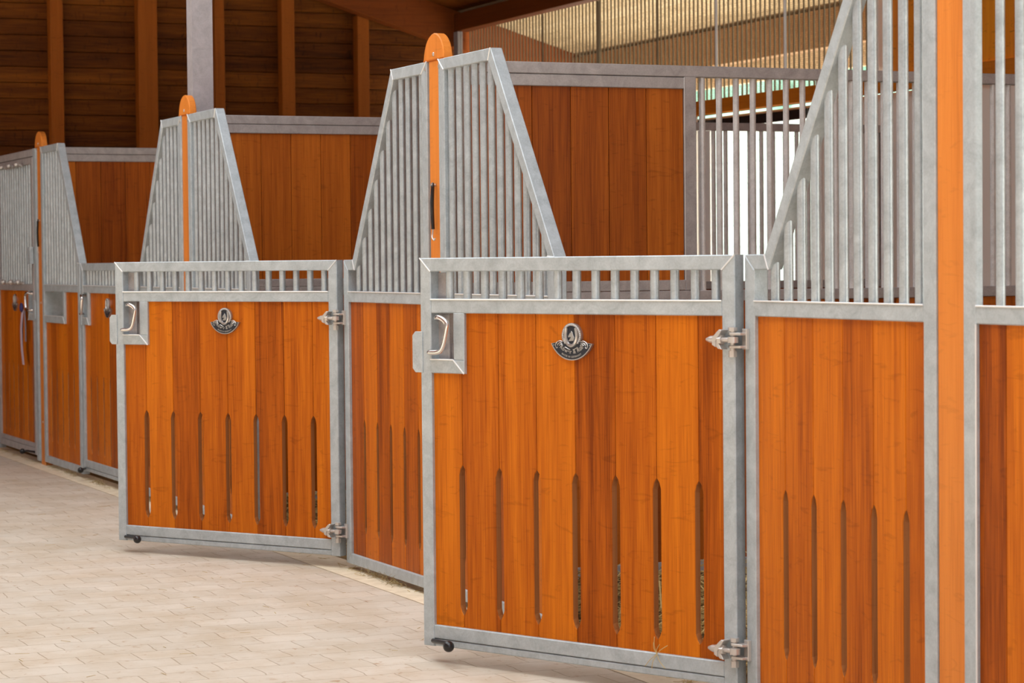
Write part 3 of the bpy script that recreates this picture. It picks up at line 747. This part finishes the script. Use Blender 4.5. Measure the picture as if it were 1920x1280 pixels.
# ribbon on the far door
r = empty('award_ribbon', (-3*S-.54, -.004, 1.02)); tag(r, 'lilac and navy award ribbon hanging on the closed full-height door', 'ribbon')
def rib(name, pts, wdt, mat):
    bm = B(); cv = smoothcurve(pts, 6); prev = None
    for i, p in enumerate(cv):
        row = [bm.verts.new((p.x+dx, p.y+dy, p.z)) for dx, dy in ((-wdt/2, 0), (wdt/2, 0), (wdt/2, .002), (-wdt/2, .002))]
        if prev:
            for a in range(4): bm.faces.new((prev[a], prev[(a+1) % 4], row[(a+1) % 4], row[a]))
        else: bm.faces.new(row)
        prev = row
    bm.faces.new(prev[::-1]); obj(name, bm, mat, r)
rib('navy_tail', [(0, -.006, .06), (.01, -.012, .0), (.01, -.016, -.09), (.02, -.02, -.21), (.05, -.02, -.33)], .05, NAVY)
rib('lilac_tail', [(0.02, -.012, .06), (.03, -.022, .0), (.02, -.026, -.09), (.05, -.03, -.21), (.11, -.032, -.335)], .06, LILAC)
rib('grey_tail', [(0.05, -.008, .05), (.09, -.012, .0), (.11, -.014, -.08), (.11, -.014, -.17)], .04, plain('grey_ribbon', (.25, .22, .26), .6))
bm = B(); ball(bm, (.02, -.02, .07), .035, 12, 8, (1, .4, 1)); obj('bow', bm, NAVY, r, True)

# straw
def straws(name, n, fx, lab, mat, lmin=.03, lmax=.12, wd=.0022, seed=1, tilt=.25):
    rnd = random.Random(seed); bm = B()
    for _ in range(n):
        x, y, z = fx(rnd); a = rnd.uniform(0, math.pi); L_ = rnd.uniform(lmin, lmax)/2; t = rnd.uniform(-tilt, tilt)
        d = Vector((math.cos(a)*math.cos(t), math.sin(a)*math.cos(t), math.sin(t)))*L_; n_ = Vector((-math.sin(a), math.cos(a), 0))*wd/2; u = Vector((0, 0, wd*.5)); c = Vector((x, y, z+abs(d.z)))
        V = [bm.verts.new(c+q) for q in (-d-n_, d-n_, d+n_, -d+n_)]; W = [bm.verts.new(c+q+u) for q in (-d-n_, d-n_, d+n_, -d+n_)]
        bm.faces.new(V[::-1]); bm.faces.new(W)
        for i in range(4): bm.faces.new((V[i], V[(i+1) % 4], W[(i+1) % 4], W[i]))
    o = obj(name, bm, mat); tag(o, lab, 'straw', kind='stuff'); return o
def edge_fx(r):
    x = r.uniform(-14, -1); return (x, -abs(r.gauss(0, .03))+.03, .002)
straws('straw_wisps', 260, edge_fx, 'loose straw wisps along the foot of the stall fronts', STRAW, seed=2, lmin=.02, lmax=.07)
def clump(r):
    k = r.choice([(-4.25, .0), (-4.5, .01), (-8.9, .0), (-9.6, .0), (-6.0, -.02), (-10.4, .0), (-8.4, .0)]); return (k[0]+r.gauss(0, .09), k[1]-abs(r.gauss(0, .018)), .002+abs(r.gauss(0, .008)))
straws('straw_tufts', 420, clump, 'small tufts of hay caught under the stall front rails', STRAWD, seed=3, lmin=.015, lmax=.05, wd=.0016, tilt=.8)
straws('straw_litter', 150, lambda r: (r.uniform(-12, 0), -r.uniform(.1, 2.2), .001), 'sparse straw scattered over the pale paving of the aisle', STRAW, seed=5, lmin=.015, lmax=.06, wd=.0018, tilt=.02)
def bed(x0, x1):
    def f(r):
        x = r.uniform(x0, x1); y = r.uniform(.22, 4.3); return (x, y, .02+.10*min(1, (y-.1)/1.0)*r.random()+.02*math.sin(x*5)*math.sin(y*4))
    return f
straws('straw_bedding', 7000, bed(-3.62, -.18), 'yellow straw bedding in the stall behind the nearest open door', STRAW, seed=8, lmin=.08, lmax=.22, wd=.006, tilt=.5)
straws('straw_bedding', 6000, bed(-7.39, -3.93), 'yellow straw bedding on the floor of the stall behind the farther open door', STRAW, seed=9, lmin=.08, lmax=.22, wd=.006, tilt=.5)
# wisp stuck on the bottom rail of the nearest door
bm = B(); rnd = random.Random(3)
for i in range(7):
    a = rnd.uniform(-.9, .9)+math.pi/2*(i % 2*2-1)*.0; L_ = rnd.uniform(.03, .075); s = -1 if i % 3 else 1
    path(bm, smoothcurve([(0, -.003, .0), (math.sin(a)*L_*.5, -.008, s*-math.cos(a)*L_*.5), (math.sin(a)*L_+.006, -.006, s*-math.cos(a)*L_)], 3), .0011, 5)
wp = obj('hay_wisp', bm, STRAW)
e = Vector((-math.cos(.4366), -math.sin(.4366), 0)); wp.location = Vector((HX+.004, -.0265, .128))+e*.315+Vector((0, 0, 0)); wp.rotation_euler.z = .4366
tag(wp, 'small hay wisp stuck on the bottom rail of the nearest open door', 'hay wisp')
